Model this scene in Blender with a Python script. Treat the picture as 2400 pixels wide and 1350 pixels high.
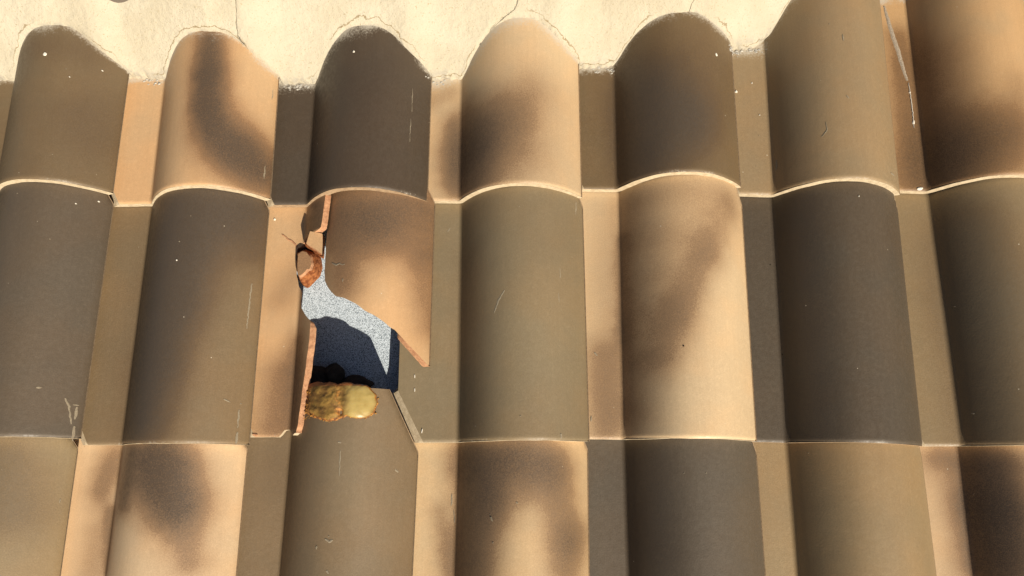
import bpy, math, random
import numpy as np
from mathutils import Matrix, Vector

for o in list(bpy.data.objects):
    bpy.data.objects.remove(o)
S = bpy.context.scene
COL = S.collection

# ---------------------------------------------------------------- roof frame, camera, sky, sun, exposure
# roof frame: x along the courses, y up the slope, z away from the roof; all lengths in metres
PITCH = math.radians(18)
ROOF = Matrix.Translation((0, 0, 3.0)) @ Matrix.Rotation(PITCH, 4, 'X')

cam_data = bpy.data.cameras.new('camera')
cam_data.lens, cam_data.sensor_width = 26.0, 36.0
cam_data.clip_start, cam_data.clip_end = 0.02, 3000
cam = bpy.data.objects.new('camera', cam_data)
COL.objects.link(cam)
cam.matrix_world = ROOF @ Matrix(((0.999966, -0.005130, 0.006510, 0.0), (0.006351, 0.978923, -0.204130, 0.0),
                                  (-0.005325, 0.204164, 0.978922, 1.3504), (0, 0, 0, 1)))
S.camera = cam

SUN_DIR = (ROOF.to_3x3() @ Vector((0.63, -1.18, 1.0))).normalized()
world = bpy.data.worlds.new('World')
S.world = world
world.use_nodes = True
wn = world.node_tree
sky = wn.nodes.new('ShaderNodeTexSky')
sky.sky_type = 'NISHITA'
sky.sun_disc = False
sky.sun_elevation = math.asin(SUN_DIR.z)
sky.sun_rotation = math.atan2(SUN_DIR.x, SUN_DIR.y)
wn.nodes['Background'].inputs['Strength'].default_value = 0.05
wn.links.new(sky.outputs[0], wn.nodes['Background'].inputs['Color'])
sun_data = bpy.data.lights.new('sun', 'SUN')
sun_data.energy, sun_data.angle, sun_data.color = 5.0, math.radians(0.55), (1.0, 0.89, 0.74)
sun = bpy.data.objects.new('sun', sun_data)
COL.objects.link(sun)
sun.rotation_euler = SUN_DIR.to_track_quat('Z', 'Y').to_euler()
sun.location = (0, 0, 8)

S.view_settings.view_transform = 'Standard'
S.view_settings.look = 'None'
S.view_settings.exposure = 0.47
S.view_settings.gamma = 1.0
S.view_settings.use_curve_mapping = False

rng = np.random.default_rng(7)
random.seed(7)
# row, col -> x of the crease at the tail, y of the tail, yaw
TILES = {
 (1,-1):(-1.305,.455,.0),(1,0):(-1.000,.455,.012),(1,1):(-.699,.4434,.018),(1,2):(-.401,.443,.004),(1,3):(-.109,.452,.006),(1,4):(.1925,.4766,-.004),(1,5):(.4915,.4668,-.022),(1,6):(.785,.4749,-.022),(1,7):(1.086,.468,-.01),
 (2,-1):(-1.31,-.002,.0),(2,0):(-1.004,0.0,.004),(2,1):(-.7035,-.0094,.005),(2,2):(-.4045,.0062,.001),(2,3):(-.1018,-.001,.010),(2,4):(.1935,.006,-.010),(2,5):(.4838,.0019,-.022),(2,6):(.7945,-.002,-.002),(2,7):(1.097,.003,-.005),
 (3,-1):(-1.318,-.46,.0),(3,0):(-1.014,-.458,.006),(3,1):(-.711,-.457,.002),(3,2):(-.4105,-.456,-.010),(3,3):(-.105,-.452,-.004),(3,4):(.1985,-.455,.003),(3,5):(.490,-.456,.0),(3,6):(.788,-.455,-.02),(3,7):(1.095,-.457,.0),
}
# ---------------------------------------------------------------- tile shape
TILT = 0.0396            # each tile lies this much flatter than the roof plane
TL, XL, XR, TH = 0.545, -0.112, 0.232, 0.0155
HB = 0.0895
def prof0(x):
    x = np.asarray(x, float)
    t = x - 0.118
    l = HB * (1 - np.clip(-t / 0.118, 0, 1) ** 2.35)
    r = HB * (1 - np.clip(t / 0.127, 0, 1.2) ** 2.1)
    return np.where(x <= 0, 0.0, np.where(t < 0, l, r))
def prof(x):
    x = np.asarray(x, float)
    return sum(prof0(x + d) for d in (-.003, -.0015, 0, .0015, .003, .0045, .006)) / 7
def prof_n(x):
    d = (prof(np.asarray(x) + 5e-4) - prof(np.asarray(x) - 5e-4)) / 1e-3
    n = np.sqrt(1 + d * d)
    return -d / n, 1 / n
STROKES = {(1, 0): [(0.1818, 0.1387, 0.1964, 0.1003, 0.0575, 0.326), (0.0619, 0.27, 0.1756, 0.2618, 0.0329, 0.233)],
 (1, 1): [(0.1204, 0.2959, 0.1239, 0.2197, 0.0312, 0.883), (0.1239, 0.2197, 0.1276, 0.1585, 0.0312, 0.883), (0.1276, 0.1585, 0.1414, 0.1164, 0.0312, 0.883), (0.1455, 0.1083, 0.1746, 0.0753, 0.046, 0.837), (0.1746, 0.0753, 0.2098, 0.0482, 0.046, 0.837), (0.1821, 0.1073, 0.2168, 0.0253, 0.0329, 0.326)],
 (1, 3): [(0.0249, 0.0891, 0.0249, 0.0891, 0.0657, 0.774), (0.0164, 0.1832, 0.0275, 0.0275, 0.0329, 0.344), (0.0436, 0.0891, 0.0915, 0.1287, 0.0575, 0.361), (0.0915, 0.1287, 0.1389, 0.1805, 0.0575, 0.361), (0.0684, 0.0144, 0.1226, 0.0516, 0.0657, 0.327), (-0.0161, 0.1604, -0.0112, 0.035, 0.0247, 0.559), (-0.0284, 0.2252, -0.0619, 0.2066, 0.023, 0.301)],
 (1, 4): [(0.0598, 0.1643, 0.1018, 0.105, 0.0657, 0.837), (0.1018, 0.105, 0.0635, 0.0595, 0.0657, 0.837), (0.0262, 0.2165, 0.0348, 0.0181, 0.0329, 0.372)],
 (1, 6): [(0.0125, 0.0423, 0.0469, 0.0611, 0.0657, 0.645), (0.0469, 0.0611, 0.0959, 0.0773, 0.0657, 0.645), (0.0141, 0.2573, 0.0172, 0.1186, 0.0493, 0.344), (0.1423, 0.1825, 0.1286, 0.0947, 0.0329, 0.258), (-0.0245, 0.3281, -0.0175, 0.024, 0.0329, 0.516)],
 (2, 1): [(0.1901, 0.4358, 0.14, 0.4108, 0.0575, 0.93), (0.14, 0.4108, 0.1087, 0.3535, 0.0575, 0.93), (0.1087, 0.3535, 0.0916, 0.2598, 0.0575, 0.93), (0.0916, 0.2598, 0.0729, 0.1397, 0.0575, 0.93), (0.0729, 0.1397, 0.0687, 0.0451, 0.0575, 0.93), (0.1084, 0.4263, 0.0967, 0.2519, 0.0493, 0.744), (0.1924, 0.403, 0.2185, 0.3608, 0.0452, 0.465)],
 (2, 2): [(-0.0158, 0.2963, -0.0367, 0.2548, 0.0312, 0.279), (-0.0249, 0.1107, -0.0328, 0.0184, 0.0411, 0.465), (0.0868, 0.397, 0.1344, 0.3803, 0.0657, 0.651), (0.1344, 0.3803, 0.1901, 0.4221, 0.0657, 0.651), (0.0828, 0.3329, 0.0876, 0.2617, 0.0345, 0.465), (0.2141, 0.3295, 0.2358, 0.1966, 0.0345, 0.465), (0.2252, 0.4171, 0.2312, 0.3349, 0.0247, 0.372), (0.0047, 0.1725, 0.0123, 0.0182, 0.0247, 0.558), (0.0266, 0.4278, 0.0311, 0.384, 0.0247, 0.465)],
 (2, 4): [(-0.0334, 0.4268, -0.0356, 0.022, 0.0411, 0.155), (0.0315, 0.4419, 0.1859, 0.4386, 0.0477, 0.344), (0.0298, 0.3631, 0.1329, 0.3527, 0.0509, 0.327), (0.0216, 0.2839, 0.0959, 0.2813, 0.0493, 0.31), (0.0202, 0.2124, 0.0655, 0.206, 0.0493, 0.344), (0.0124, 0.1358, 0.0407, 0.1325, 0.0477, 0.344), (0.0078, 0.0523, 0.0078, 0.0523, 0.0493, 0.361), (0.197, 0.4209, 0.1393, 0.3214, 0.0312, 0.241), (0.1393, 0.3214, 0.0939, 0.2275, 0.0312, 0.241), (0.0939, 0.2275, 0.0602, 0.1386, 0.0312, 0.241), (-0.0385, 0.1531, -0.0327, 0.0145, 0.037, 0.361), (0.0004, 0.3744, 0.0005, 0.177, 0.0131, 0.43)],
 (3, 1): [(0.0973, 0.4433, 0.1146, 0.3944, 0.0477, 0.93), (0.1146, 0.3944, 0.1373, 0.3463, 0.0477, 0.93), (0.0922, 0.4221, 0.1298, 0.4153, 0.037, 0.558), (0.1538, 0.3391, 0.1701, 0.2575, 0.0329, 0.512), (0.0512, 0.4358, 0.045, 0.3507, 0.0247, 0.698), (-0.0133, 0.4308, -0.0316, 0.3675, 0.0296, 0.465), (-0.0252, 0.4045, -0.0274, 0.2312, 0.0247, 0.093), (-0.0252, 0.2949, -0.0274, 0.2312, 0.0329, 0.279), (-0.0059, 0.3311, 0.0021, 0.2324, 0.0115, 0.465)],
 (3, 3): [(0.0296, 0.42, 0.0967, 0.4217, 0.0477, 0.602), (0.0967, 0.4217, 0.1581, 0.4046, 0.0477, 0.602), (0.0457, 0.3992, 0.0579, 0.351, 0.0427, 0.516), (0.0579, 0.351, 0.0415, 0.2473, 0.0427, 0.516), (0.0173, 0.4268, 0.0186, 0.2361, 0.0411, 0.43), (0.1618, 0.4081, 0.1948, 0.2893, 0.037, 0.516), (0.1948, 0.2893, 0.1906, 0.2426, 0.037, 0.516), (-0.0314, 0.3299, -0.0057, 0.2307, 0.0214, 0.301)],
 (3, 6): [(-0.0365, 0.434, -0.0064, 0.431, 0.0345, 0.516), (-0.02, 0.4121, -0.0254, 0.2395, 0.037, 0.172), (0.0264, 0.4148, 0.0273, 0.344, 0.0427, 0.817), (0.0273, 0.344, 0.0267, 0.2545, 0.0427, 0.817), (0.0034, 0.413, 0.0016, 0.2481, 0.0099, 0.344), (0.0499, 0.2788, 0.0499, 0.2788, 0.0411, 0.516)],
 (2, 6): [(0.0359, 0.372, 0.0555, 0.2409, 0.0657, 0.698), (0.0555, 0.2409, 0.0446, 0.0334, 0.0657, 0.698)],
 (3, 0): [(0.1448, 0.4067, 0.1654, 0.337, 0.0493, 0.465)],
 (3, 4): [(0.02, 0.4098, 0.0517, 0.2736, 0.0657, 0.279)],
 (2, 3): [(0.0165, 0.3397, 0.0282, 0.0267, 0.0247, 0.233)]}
LEFT_EDGE = [(0.4404, 0.0513), (0.4039, 0.0474), (0.3757, 0.0448), (0.369, 0.0423), (0.3788, 0.0102), (0.371, 0.0012), (0.3587, -0.0059), (0.3536, -0.0145), (0.3383, -0.015), (0.303, -0.0123), (0.278, -0.0055), (0.2634, 0.0053), (0.2495, 0.0027), (0.235, 0.0048), (0.2184, 0.0193), (0.2064, 0.0313), (0.2009, 0.0363), (0.1745, 0.0368), (0.151, 0.0349), (0.1217, 0.0326), (0.0948, 0.0299), (0.0622, 0.0268), (0.0386, 0.0237), (0.018, 0.0226), (0.0048, 0.0193)]
RIGHT_EDGE = [(0.442, 0.0532), (0.3711, 0.0542), (0.3272, 0.054), (0.2982, 0.0545), (0.2763, 0.0573), (0.2616, 0.0666), (0.2523, 0.0743), (0.243, 0.0849), (0.2385, 0.1011), (0.227, 0.1251), (0.2152, 0.1403), (0.2064, 0.1584), (0.1963, 0.174), (0.1875, 0.1845), (0.1832, 0.1934), (0.1673, 0.2074), (0.1482, 0.2254), (0.1289, 0.2436), (0.1251, 0.25)]
SCUFFS = [((1, 0), [(0.1106, 0.2513)], 0.00857, 'w'),
 ((1, 2), [(0.092, 0.2731)], 0.00527, 'w'),
 ((1, 4), [(0.1851, 0.2524), (0.1878, 0.2472)], 0.00593, 'w'),
 ((1, 5), [(-0.0634, 0.2154)], 0.00659, 'w'),
 ((1, 5), [(-0.0312, 0.235)], 0.00329, 'w'),
 ((1, 5), [(-0.0196, 0.1656)], 0.00264, 'w'),
 ((1, 5), [(-0.0227, 0.1217)], 0.00186, 's'),
 ((1, 5), [(-0.0319, 0.057)], 0.00186, 's'),
 ((2, 2), [(-0.0627, 0.4118)], 0.00527, 'w'),
 ((2, 1), [(0.2173, 0.2899), (0.2168, 0.2704), (0.2165, 0.2304), (0.2159, 0.2051)], 0.00186, 's'),
 ((2, 0), [(0.2095, 0.0687), (0.2153, 0.0541), (0.2203, 0.0239)], 0.00209, 's'),
 ((2, 0), [(0.2234, 0.0546), (0.2235, 0.0322)], 0.00233, 's'),
 ((2, 0), [(0.2236, 0.021), (0.2241, -0.0055)], 0.00233, 's'),
 ((2, 0), [(0.175, 0.0838), (0.1817, 0.0842)], 0.00326, 's'),
 ((2, 0), [(0.2195, 0.0581), (0.2258, 0.0577)], 0.00186, 's'),
 ((2, 1), [(0.2155, 0.06), (0.2159, 0.0282)], 0.00186, 's'),
 ((2, 1), [(0.2159, 0.0209), (0.2156, 0.0012)], 0.00233, 's'),
 ((2, 1), [(0.1948, 0.0767), (0.2039, 0.072)], 0.00186, 's'),
 ((2, 1), [(0.2174, 0.0705)], 0.00233, 's'),
 ((1, 2), [(0.2004, 0.2157), (0.2005, 0.1666)], 0.00093, 'f'),
 ((1, 2), [(0.1995, 0.1529), (0.1989, 0.1045)], 0.00093, 'f'),
 ((1, 1), [(0.2245, 0.2245), (0.2244, 0.2015)], 0.0014, 's'),
 ((1, 1), [(0.2213, 0.0617), (0.2214, 0.0358)], 0.0014, 's'),
 ((2, 2), [(0.0557, 0.3069), (0.0662, 0.3013), (0.073, 0.3036), (0.0784, 0.2999), (0.0841, 0.301)], 0.00233, 's'),
 ((2, 2), [(0.0819, 0.2738), (0.0815, 0.2683)], 0.00186, 's'),
 ((2, 2), [(0.2371, 0.2046), (0.2382, 0.1729)], 0.0014, 's'),
 ((2, 2), [(0.2384, 0.1666), (0.2394, 0.1376)], 0.0014, 's'),
 ((1, 6), [(-0.046, 0.4012), (-0.0373, 0.3473), (-0.0286, 0.3039), (-0.0205, 0.2563), (-0.0161, 0.2329)], 0.00988, 'd'),
 ((1, 6), [(-0.0149, 0.2282), (-0.0136, 0.2076), (-0.0126, 0.1678), (-0.0139, 0.1312)], 0.00198, 'w'),
 ((1, 6), [(-0.0136, 0.2076)], 0.00461, 'w'),
 ((1, 6), [(-0.0122, 0.1468), (-0.014, 0.1385)], 0.00593, 'w'),
 ((1, 6), [(-0.0204, 0.0039), (-0.0097, 0.0059)], 0.00725, 'w'),
 ((1, 6), [(-0.0179, 0.2479)], 0.00593, 'k'),
 ((3, 2), [(0.0942, 0.2958), (0.1019, 0.2914), (0.1074, 0.2949)], 0.00419, 's'),
 ((3, 2), [(0.0801, 0.2844), (0.079, 0.279)], 0.00326, 's'),
 ((3, 2), [(0.0998, 0.3)], 0.00233, 's'),
 ((3, 2), [(0.1041, 0.4526), (0.11, 0.4513)], 0.00372, 's'),
 ((3, 2), [(0.1088, 0.4386), (0.1104, 0.3967)], 0.00186, 'f'),
 ((3, 2), [(0.198, 0.4087), (0.2033, 0.4043)], 0.00233, 's'),
 ((3, 2), [(0.1004, 0.2472), (0.1043, 0.2422)], 0.00372, 's'),
 ((2, 3), [(0.0824, 0.2593), (0.0718, 0.2417), (0.0635, 0.2195)], 0.00279, 'f'),
 ((2, 3), [(0.1096, 0.4135)], 0.00233, 's'),
 ((2, 3), [(0.2171, 0.442), (0.2155, 0.4159)], 0.00186, 's'),
 ((2, 3), [(0.1784, 0.0114), (0.179, 0.0028)], 0.00279, 's'),
 ((2, 3), [(0.1096, 0.0396)], 0.00233, 's'),
 ((2, 3), [(0.0313, 0.0259)], 0.00233, 's'),
 ((2, 3), [(0.182, 0.305), (0.1824, 0.2853)], 0.0014, 's'),
 ((2, 3), [(0.1786, 0.2573), (0.1791, 0.2402)], 0.0014, 's'),
 ((2, 3), [(-0.0229, 0.4028), (-0.0276, 0.3959)], 0.00233, 'f'),
 ((2, 3), [(-0.0663, 0.0242), (-0.0676, 0.0167)], 0.00198, 'w'),
 ((2, 3), [(-0.0829, 0.1217), (-0.0827, 0.1154)], 0.00198, 'w'),
 ((2, 3), [(-0.0822, 0.0968), (-0.082, 0.0906)], 0.00198, 'w'),
 ((2, 4), [(-0.0518, 0.1561), (-0.0464, 0.1499)], 0.00372, 's'),
 ((2, 4), [(-0.0584, 0.0405), (-0.0593, 0.0307)], 0.00186, 's'),
 ((2, 4), [(0.0926, 0.1561)], 0.00329, 'k'),
 ((3, 3), [(0.062, 0.3273), (0.065, 0.32)], 0.00372, 's'),
 ((3, 3), [(0.0604, 0.3306)], 0.0014, 's'),
 ((3, 3), [(0.0663, 0.2864)], 0.00233, 'f'),
 ((3, 3), [(-0.0104, 0.3615), (-0.0105, 0.341)], 0.00186, 's'),
 ((3, 3), [(-0.0065, 0.3338), (-0.0036, 0.3122)], 0.0014, 's'),
 ((3, 3), [(0.1038, 0.3521), (0.1074, 0.3495)], 0.00186, 's'),
 ((1, 5), [(0.0925, 0.3133)], 0.00233, 's'),
 ((1, 5), [(0.1147, 0.2898), (0.1152, 0.2762)], 0.00186, 's'),
 ((1, 5), [(0.1117, 0.1629), (0.1159, 0.1569)], 0.00186, 's'),
 ((1, 5), [(0.073, 0.1125), (0.0739, 0.0953), (0.0649, 0.0843)], 0.0014, 'f'),
 ((1, 5), [(0.0041, 0.0674), (0.0028, 0.0462)], 0.00186, 'f'),
 ((1, 5), [(0.1972, 0.0263), (0.2093, 0.026)], 0.00233, 's'),
 ((3, 0), [(0.2212, 0.3471), (0.2214, 0.3542)], 0.0014, 's'),
 ((3, 1), [(-0.0091, 0.4218)], 0.00186, 's'),
 ((2, 5), [(-0.0007, 0.1584)], 0.00395, 'k'),
 ((2, 5), [(-0.0119, 0.3302)], 0.00329, 'k'),
 ((2, 5), [(0.1241, 0.4371)], 0.00264, 'w'),
 ((2, 5), [(0.2366, 0.0423), (0.2387, 0.0201), (0.2382, 0.0082)], 0.00186, 's'),
 ((2, 6), [(0.0127, 0.0562)], 0.00326, 'f'),
 ((2, 6), [(0.0096, 0.2509)], 0.00186, 's'),
 ((3, 5), [(0.0222, 0.4398)], 0.00186, 's'),
 ((3, 4), [(0.085, 0.4028)], 0.00186, 's'),
 ((3, 4), [(0.1212, 0.4031)], 0.00186, 's'),
 ((2, 0), [(0.0939, 0.435)], 0.00233, 's'),
 ((2, 0), [(0.1884, 0.4245)], 0.00264, 'w'),
 ((2, 0), [(0.2151, 0.4382)], 0.00329, 'w'),
 ((2, 0), [(0.1619, 0.3503)], 0.00186, 's'),
 ((2, 1), [(0.1165, 0.4018)], 0.00186, 's'),
 ((2, 1), [(0.1, 0.3188)], 0.00329, 'w'),
 ((2, 1), [(0.1007, 0.3537)], 0.00279, 'f'),
 ((2, 1), [(-0.0185, 0.3705)], 0.00186, 's'),
 ((1, 0), [(0.1513, 0.2237)], 0.00186, 's'),
 ((1, 0), [(0.1584, 0.2082)], 0.00198, 'w'),
 ((1, 0), [(0.2006, 0.2379)], 0.00264, 'w'),
 ((1, 0), [(0.151, 0.0494)], 0.00186, 's'),
 ((2, 2), [(-0.0462, 0.3817), (-0.0402, 0.3783)], 0.00329, 'c'),
 ((2, 2), [(-0.0402, 0.3783), (-0.0331, 0.3714), (-0.0263, 0.3689), (-0.0201, 0.3629), (-0.0138, 0.3553)], 0.00461, 'c'),
 ((2, 2), [(-0.0685, 0.0047), (-0.0592, 0.004)], 0.00593, 'c'),
 ((1, 3), [(-0.0572, 0.0036)], 0.00329, 'c')]
FOAM = [(0.0345, 0.5532), (0.0477, 0.5554), (0.0707, 0.5524), (0.0951, 0.5507), (0.125, 0.5503), (0.1478, 0.5488), (0.1609, 0.5368), (0.1659, 0.5202), (0.1628, 0.5025), (0.1484, 0.4934), (0.1324, 0.4923), (0.1156, 0.4956), (0.1035, 0.4904), (0.0829, 0.4873), (0.0634, 0.4916), (0.0471, 0.4968), (0.0341, 0.5029), (0.029, 0.5255)]
CHUNK_BASE = [(-0.424, 0.3546), (-0.4139, 0.3631), (-0.401, 0.3657), (-0.3874, 0.3581), (-0.3793, 0.3464), (-0.3758, 0.3279), (-0.3796, 0.3112), (-0.3903, 0.2995), (-0.4009, 0.2878), (-0.4084, 0.2895), (-0.418, 0.3002), (-0.4242, 0.321)]
CHUNK_TOP = [(-0.4117, 0.3446), (-0.404, 0.3496), (-0.3958, 0.3471), (-0.3881, 0.3381), (-0.3856, 0.3249), (-0.3882, 0.3142), (-0.393, 0.315), (-0.3974, 0.3093), (-0.4058, 0.3019), (-0.41, 0.3051), (-0.412, 0.3248)]
CHIP_TOP = [(-0.3859, 0.3827), (-0.3738, 0.3803), (-0.3617, 0.3771), (-0.3604, 0.3557), (-0.3602, 0.3377), (-0.3693, 0.345), (-0.3792, 0.3515), (-0.3882, 0.3564), (-0.3916, 0.3588), (-0.3891, 0.3695)]
CHIP_BASE = [(-0.401, 0.3929), (-0.3862, 0.3929), (-0.3737, 0.3896), (-0.3724, 0.3675), (-0.3726, 0.3439), (-0.3836, 0.3497), (-0.3938, 0.3564), (-0.4041, 0.3631), (-0.4093, 0.3673), (-0.406, 0.3801)]
# ---------------------------------------------------------------- helpers
def hash3(a, b, c):
    n = (a * 374761393 + b * 668265263 + c * 1274126177) & 0xffffffff
    n = ((n ^ (n >> 13)) * 1274126177) & 0xffffffff
    return ((n ^ (n >> 16)) & 0xffff) / 65535.0
def vnoise(x, y, s=0):
    x, y = np.asarray(x, float), np.asarray(y, float)
    xi, yi = np.floor(x).astype(np.int64), np.floor(y).astype(np.int64)
    fx, fy = x - xi, y - yi
    fx, fy = fx * fx * (3 - 2 * fx), fy * fy * (3 - 2 * fy)
    s = np.int64(s)
    h = lambda i, j: hash3(xi + i, yi + j, s)
    return (h(0, 0) * (1 - fx) + h(1, 0) * fx) * (1 - fy) + (h(0, 1) * (1 - fx) + h(1, 1) * fx) * fy
def fbm(x, y, s=0, o=4):
    r, a, t = 0, .5, 0
    for k in range(o):
        r = r + a * vnoise(np.asarray(x) * 2 ** k + 17.3 * k, np.asarray(y) * 2 ** k + 5.1 * k, s + k)
        t += a
        a *= .5
    return r / t - .5

def link(name, me, parent=None, **props):
    o = bpy.data.objects.new(name, me)
    COL.objects.link(o)
    if parent is not None:
        o.parent = parent
    for k, v in props.items():
        o[k] = v
    return o
def mesh(name, V, Fs, mats, mi=None, smooth=None, attrs=None):
    me = bpy.data.meshes.new(name)
    me.from_pydata([tuple(map(float, v)) for v in V], [], [tuple(map(int, f)) for f in Fs])
    for m in mats:
        me.materials.append(m)
    if mi is not None:
        me.polygons.foreach_set('material_index', np.asarray(mi, np.int32))
    if smooth is not None:
        me.polygons.foreach_set('use_smooth', np.asarray(smooth, bool))
    for k, v in (attrs or {}).items():
        a = me.attributes.new(k, 'FLOAT', 'POINT')
        a.data.foreach_set('value', np.asarray(v, np.float32))
    me.validate()
    me.update()
    return me
def slab(X, Y, Zt, Bx, By, Bz, wall_mat):
    """closed slab from a top grid and a bottom grid; wall_mat = material of the (low-y, high-y, low-x, high-x) sides"""
    nj, ni = X.shape
    n = nj * ni
    top = np.stack([X, Y, Zt], -1).reshape(-1, 3)
    bot = np.stack([Bx, By, Bz], -1).reshape(-1, 3)
    V = [top, bot]
    idx = np.arange(n).reshape(nj, ni)
    Fs, mi, sm = [], [], []
    a, b, c, d = idx[:-1, :-1].ravel(), idx[:-1, 1:].ravel(), idx[1:, 1:].ravel(), idx[1:, :-1].ravel()
    P = np.stack([X, Y], -1).reshape(-1, 2)
    area = np.abs((P[c, 0] - P[a, 0]) * (P[d, 1] - P[b, 1]) - (P[c, 1] - P[a, 1]) * (P[d, 0] - P[b, 0]))
    ok = area > 1e-8
    def clean(q):
        r = []
        for f in q:
            g = []
            for v in f:
                if not g or np.abs(P[v % n] - P[g[-1] % n]).max() > 1e-7:
                    g.append(v)
            if len(g) > 2 and np.abs(P[g[0] % n] - P[g[-1] % n]).max() < 1e-7:
                g.pop()
            r.append(g)
        return r
    tf = clean(np.stack([a, b, c, d], -1)[ok].tolist())
    bf = [[v + n for v in reversed(f)] for f in tf]
    for f in tf:
        if len(f) > 2:
            Fs.append(f); mi.append(0); sm.append(True)
    for f in bf:
        if len(f) > 2:
            Fs.append(f); mi.append(1); sm.append(True)
    base = 2 * n
    for k, line in enumerate((idx[0, :], idx[-1, ::-1], idx[::-1, 0], idx[:, -1])):
        keep = [line[0]]
        for v in line[1:]:
            if np.abs(P[v] - P[keep[-1]]).max() > 1e-7:
                keep.append(v)
        if len(keep) < 2:
            continue
        keep = np.array(keep)
        V += [top[keep], bot[keep]]
        m = len(keep)
        for q in range(m - 1):
            Fs.append((base + q, base + m + q, base + m + q + 1, base + q + 1)); mi.append(wall_mat[k]); sm.append(wall_mat[k] == 3)
        base += 2 * m
    return np.concatenate(V), Fs, mi, sm

def rock(c, r, seed, sq=(1, 1, 1), nu=9, nv=6):
    V, Fs = [], []
    for j in range(nv + 1):
        ph = math.pi * j / nv
        for i in range(nu):
            th = 2 * math.pi * i / nu
            k = 1 + .55 * float(fbm(math.cos(th) * math.sin(ph) * 1.4 + seed * 3.1, math.cos(ph) * 1.4 + math.sin(th) * math.sin(ph) + seed, 600, 3)) * 1.6
            V.append((c[0] + r * k * sq[0] * math.sin(ph) * math.cos(th), c[1] + r * k * sq[1] * math.sin(ph) * math.sin(th), c[2] + r * k * sq[2] * math.cos(ph)))
    for j in range(nv):
        for i in range(nu):
            Fs.append((j * nu + i, (j + 1) * nu + i, (j + 1) * nu + (i + 1) % nu, j * nu + (i + 1) % nu))
    return V, Fs

# ---------------------------------------------------------------- materials
def nodes(name):
    m = bpy.data.materials.new(name)
    m.use_nodes = True
    nt = m.node_tree
    bs = nt.nodes['Principled BSDF']
    def N(t, **kw):
        n = nt.nodes.new('ShaderNode' + t)
        for k, v in kw.items():
            if isinstance(v, bpy.types.NodeSocket):
                nt.links.new(v, n.inputs[k.replace('_', ' ')])
            elif k.replace('_', ' ') in n.inputs and not hasattr(n, k):
                n.inputs[k.replace('_', ' ')].default_value = v
            else:
                setattr(n, k, v)
        return n
    return m, nt, bs, N
def L(nt, a, b):
    nt.links.new(a, b)
def mixc(nt, f, a, b, mode='MIX'):
    n = nt.nodes.new('ShaderNodeMix')
    n.data_type = 'RGBA'
    n.blend_type = mode
    for s, v in ((n.inputs[0], f), (n.inputs[6], a), (n.inputs[7], b)):
        if isinstance(v, bpy.types.NodeSocket):
            nt.links.new(v, s)
        else:
            s.default_value = v if not isinstance(v, tuple) or len(v) == 4 else (*v, 1)
    return n.outputs[2]
def math_(nt, op, a, b=0.0, clamp=False):
    n = nt.nodes.new('ShaderNodeMath')
    n.operation = op
    n.use_clamp = clamp
    for s, v in ((n.inputs[0], a), (n.inputs[1], b)):
        if isinstance(v, bpy.types.NodeSocket):
            nt.links.new(v, s)
        else:
            s.default_value = v
    return n.outputs[0]
def maprange(nt, v, a, b, c=0.0, d=1.0, smooth=True):
    n = nt.nodes.new('ShaderNodeMapRange')
    n.interpolation_type = 'SMOOTHSTEP' if smooth else 'LINEAR'
    nt.links.new(v, n.inputs[0])
    for i, x in enumerate((a, b, c, d)):
        n.inputs[i + 1].default_value = x
    return n.outputs[0]
def noise(nt, co, scale, detail=3.0, rough=.55):
    n = nt.nodes.new('ShaderNodeTexNoise')
    n.inputs['Scale'].default_value = scale
    n.inputs['Detail'].default_value = detail
    n.inputs['Roughness'].default_value = rough
    nt.links.new(co, n.inputs['Vector'])
    return n.outputs[0]
def coords(nt, seed):
    t = nt.nodes.new('ShaderNodeTexCoord')
    m = nt.nodes.new('ShaderNodeMapping')
    m.inputs['Location'].default_value = (seed * 1.37, seed * .71, seed * .29)
    nt.links.new(t.outputs['Object'], m.inputs['Vector'])
    return m.outputs[0]
def bump(nt, bs, h, strength, dist, prev=None):
    b = nt.nodes.new('ShaderNodeBump')
    b.inputs['Strength'].default_value = strength
    b.inputs['Distance'].default_value = dist
    nt.links.new(h, b.inputs['Height'])
    if prev is not None:
        nt.links.new(prev, b.inputs['Normal'])
    nt.links.new(b.outputs[0], bs.inputs['Normal'])
    return b.outputs[0]
def attr(nt, name):
    a = nt.nodes.new('ShaderNodeAttribute')
    a.attribute_name = name
    return a.outputs['Fac']

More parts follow.
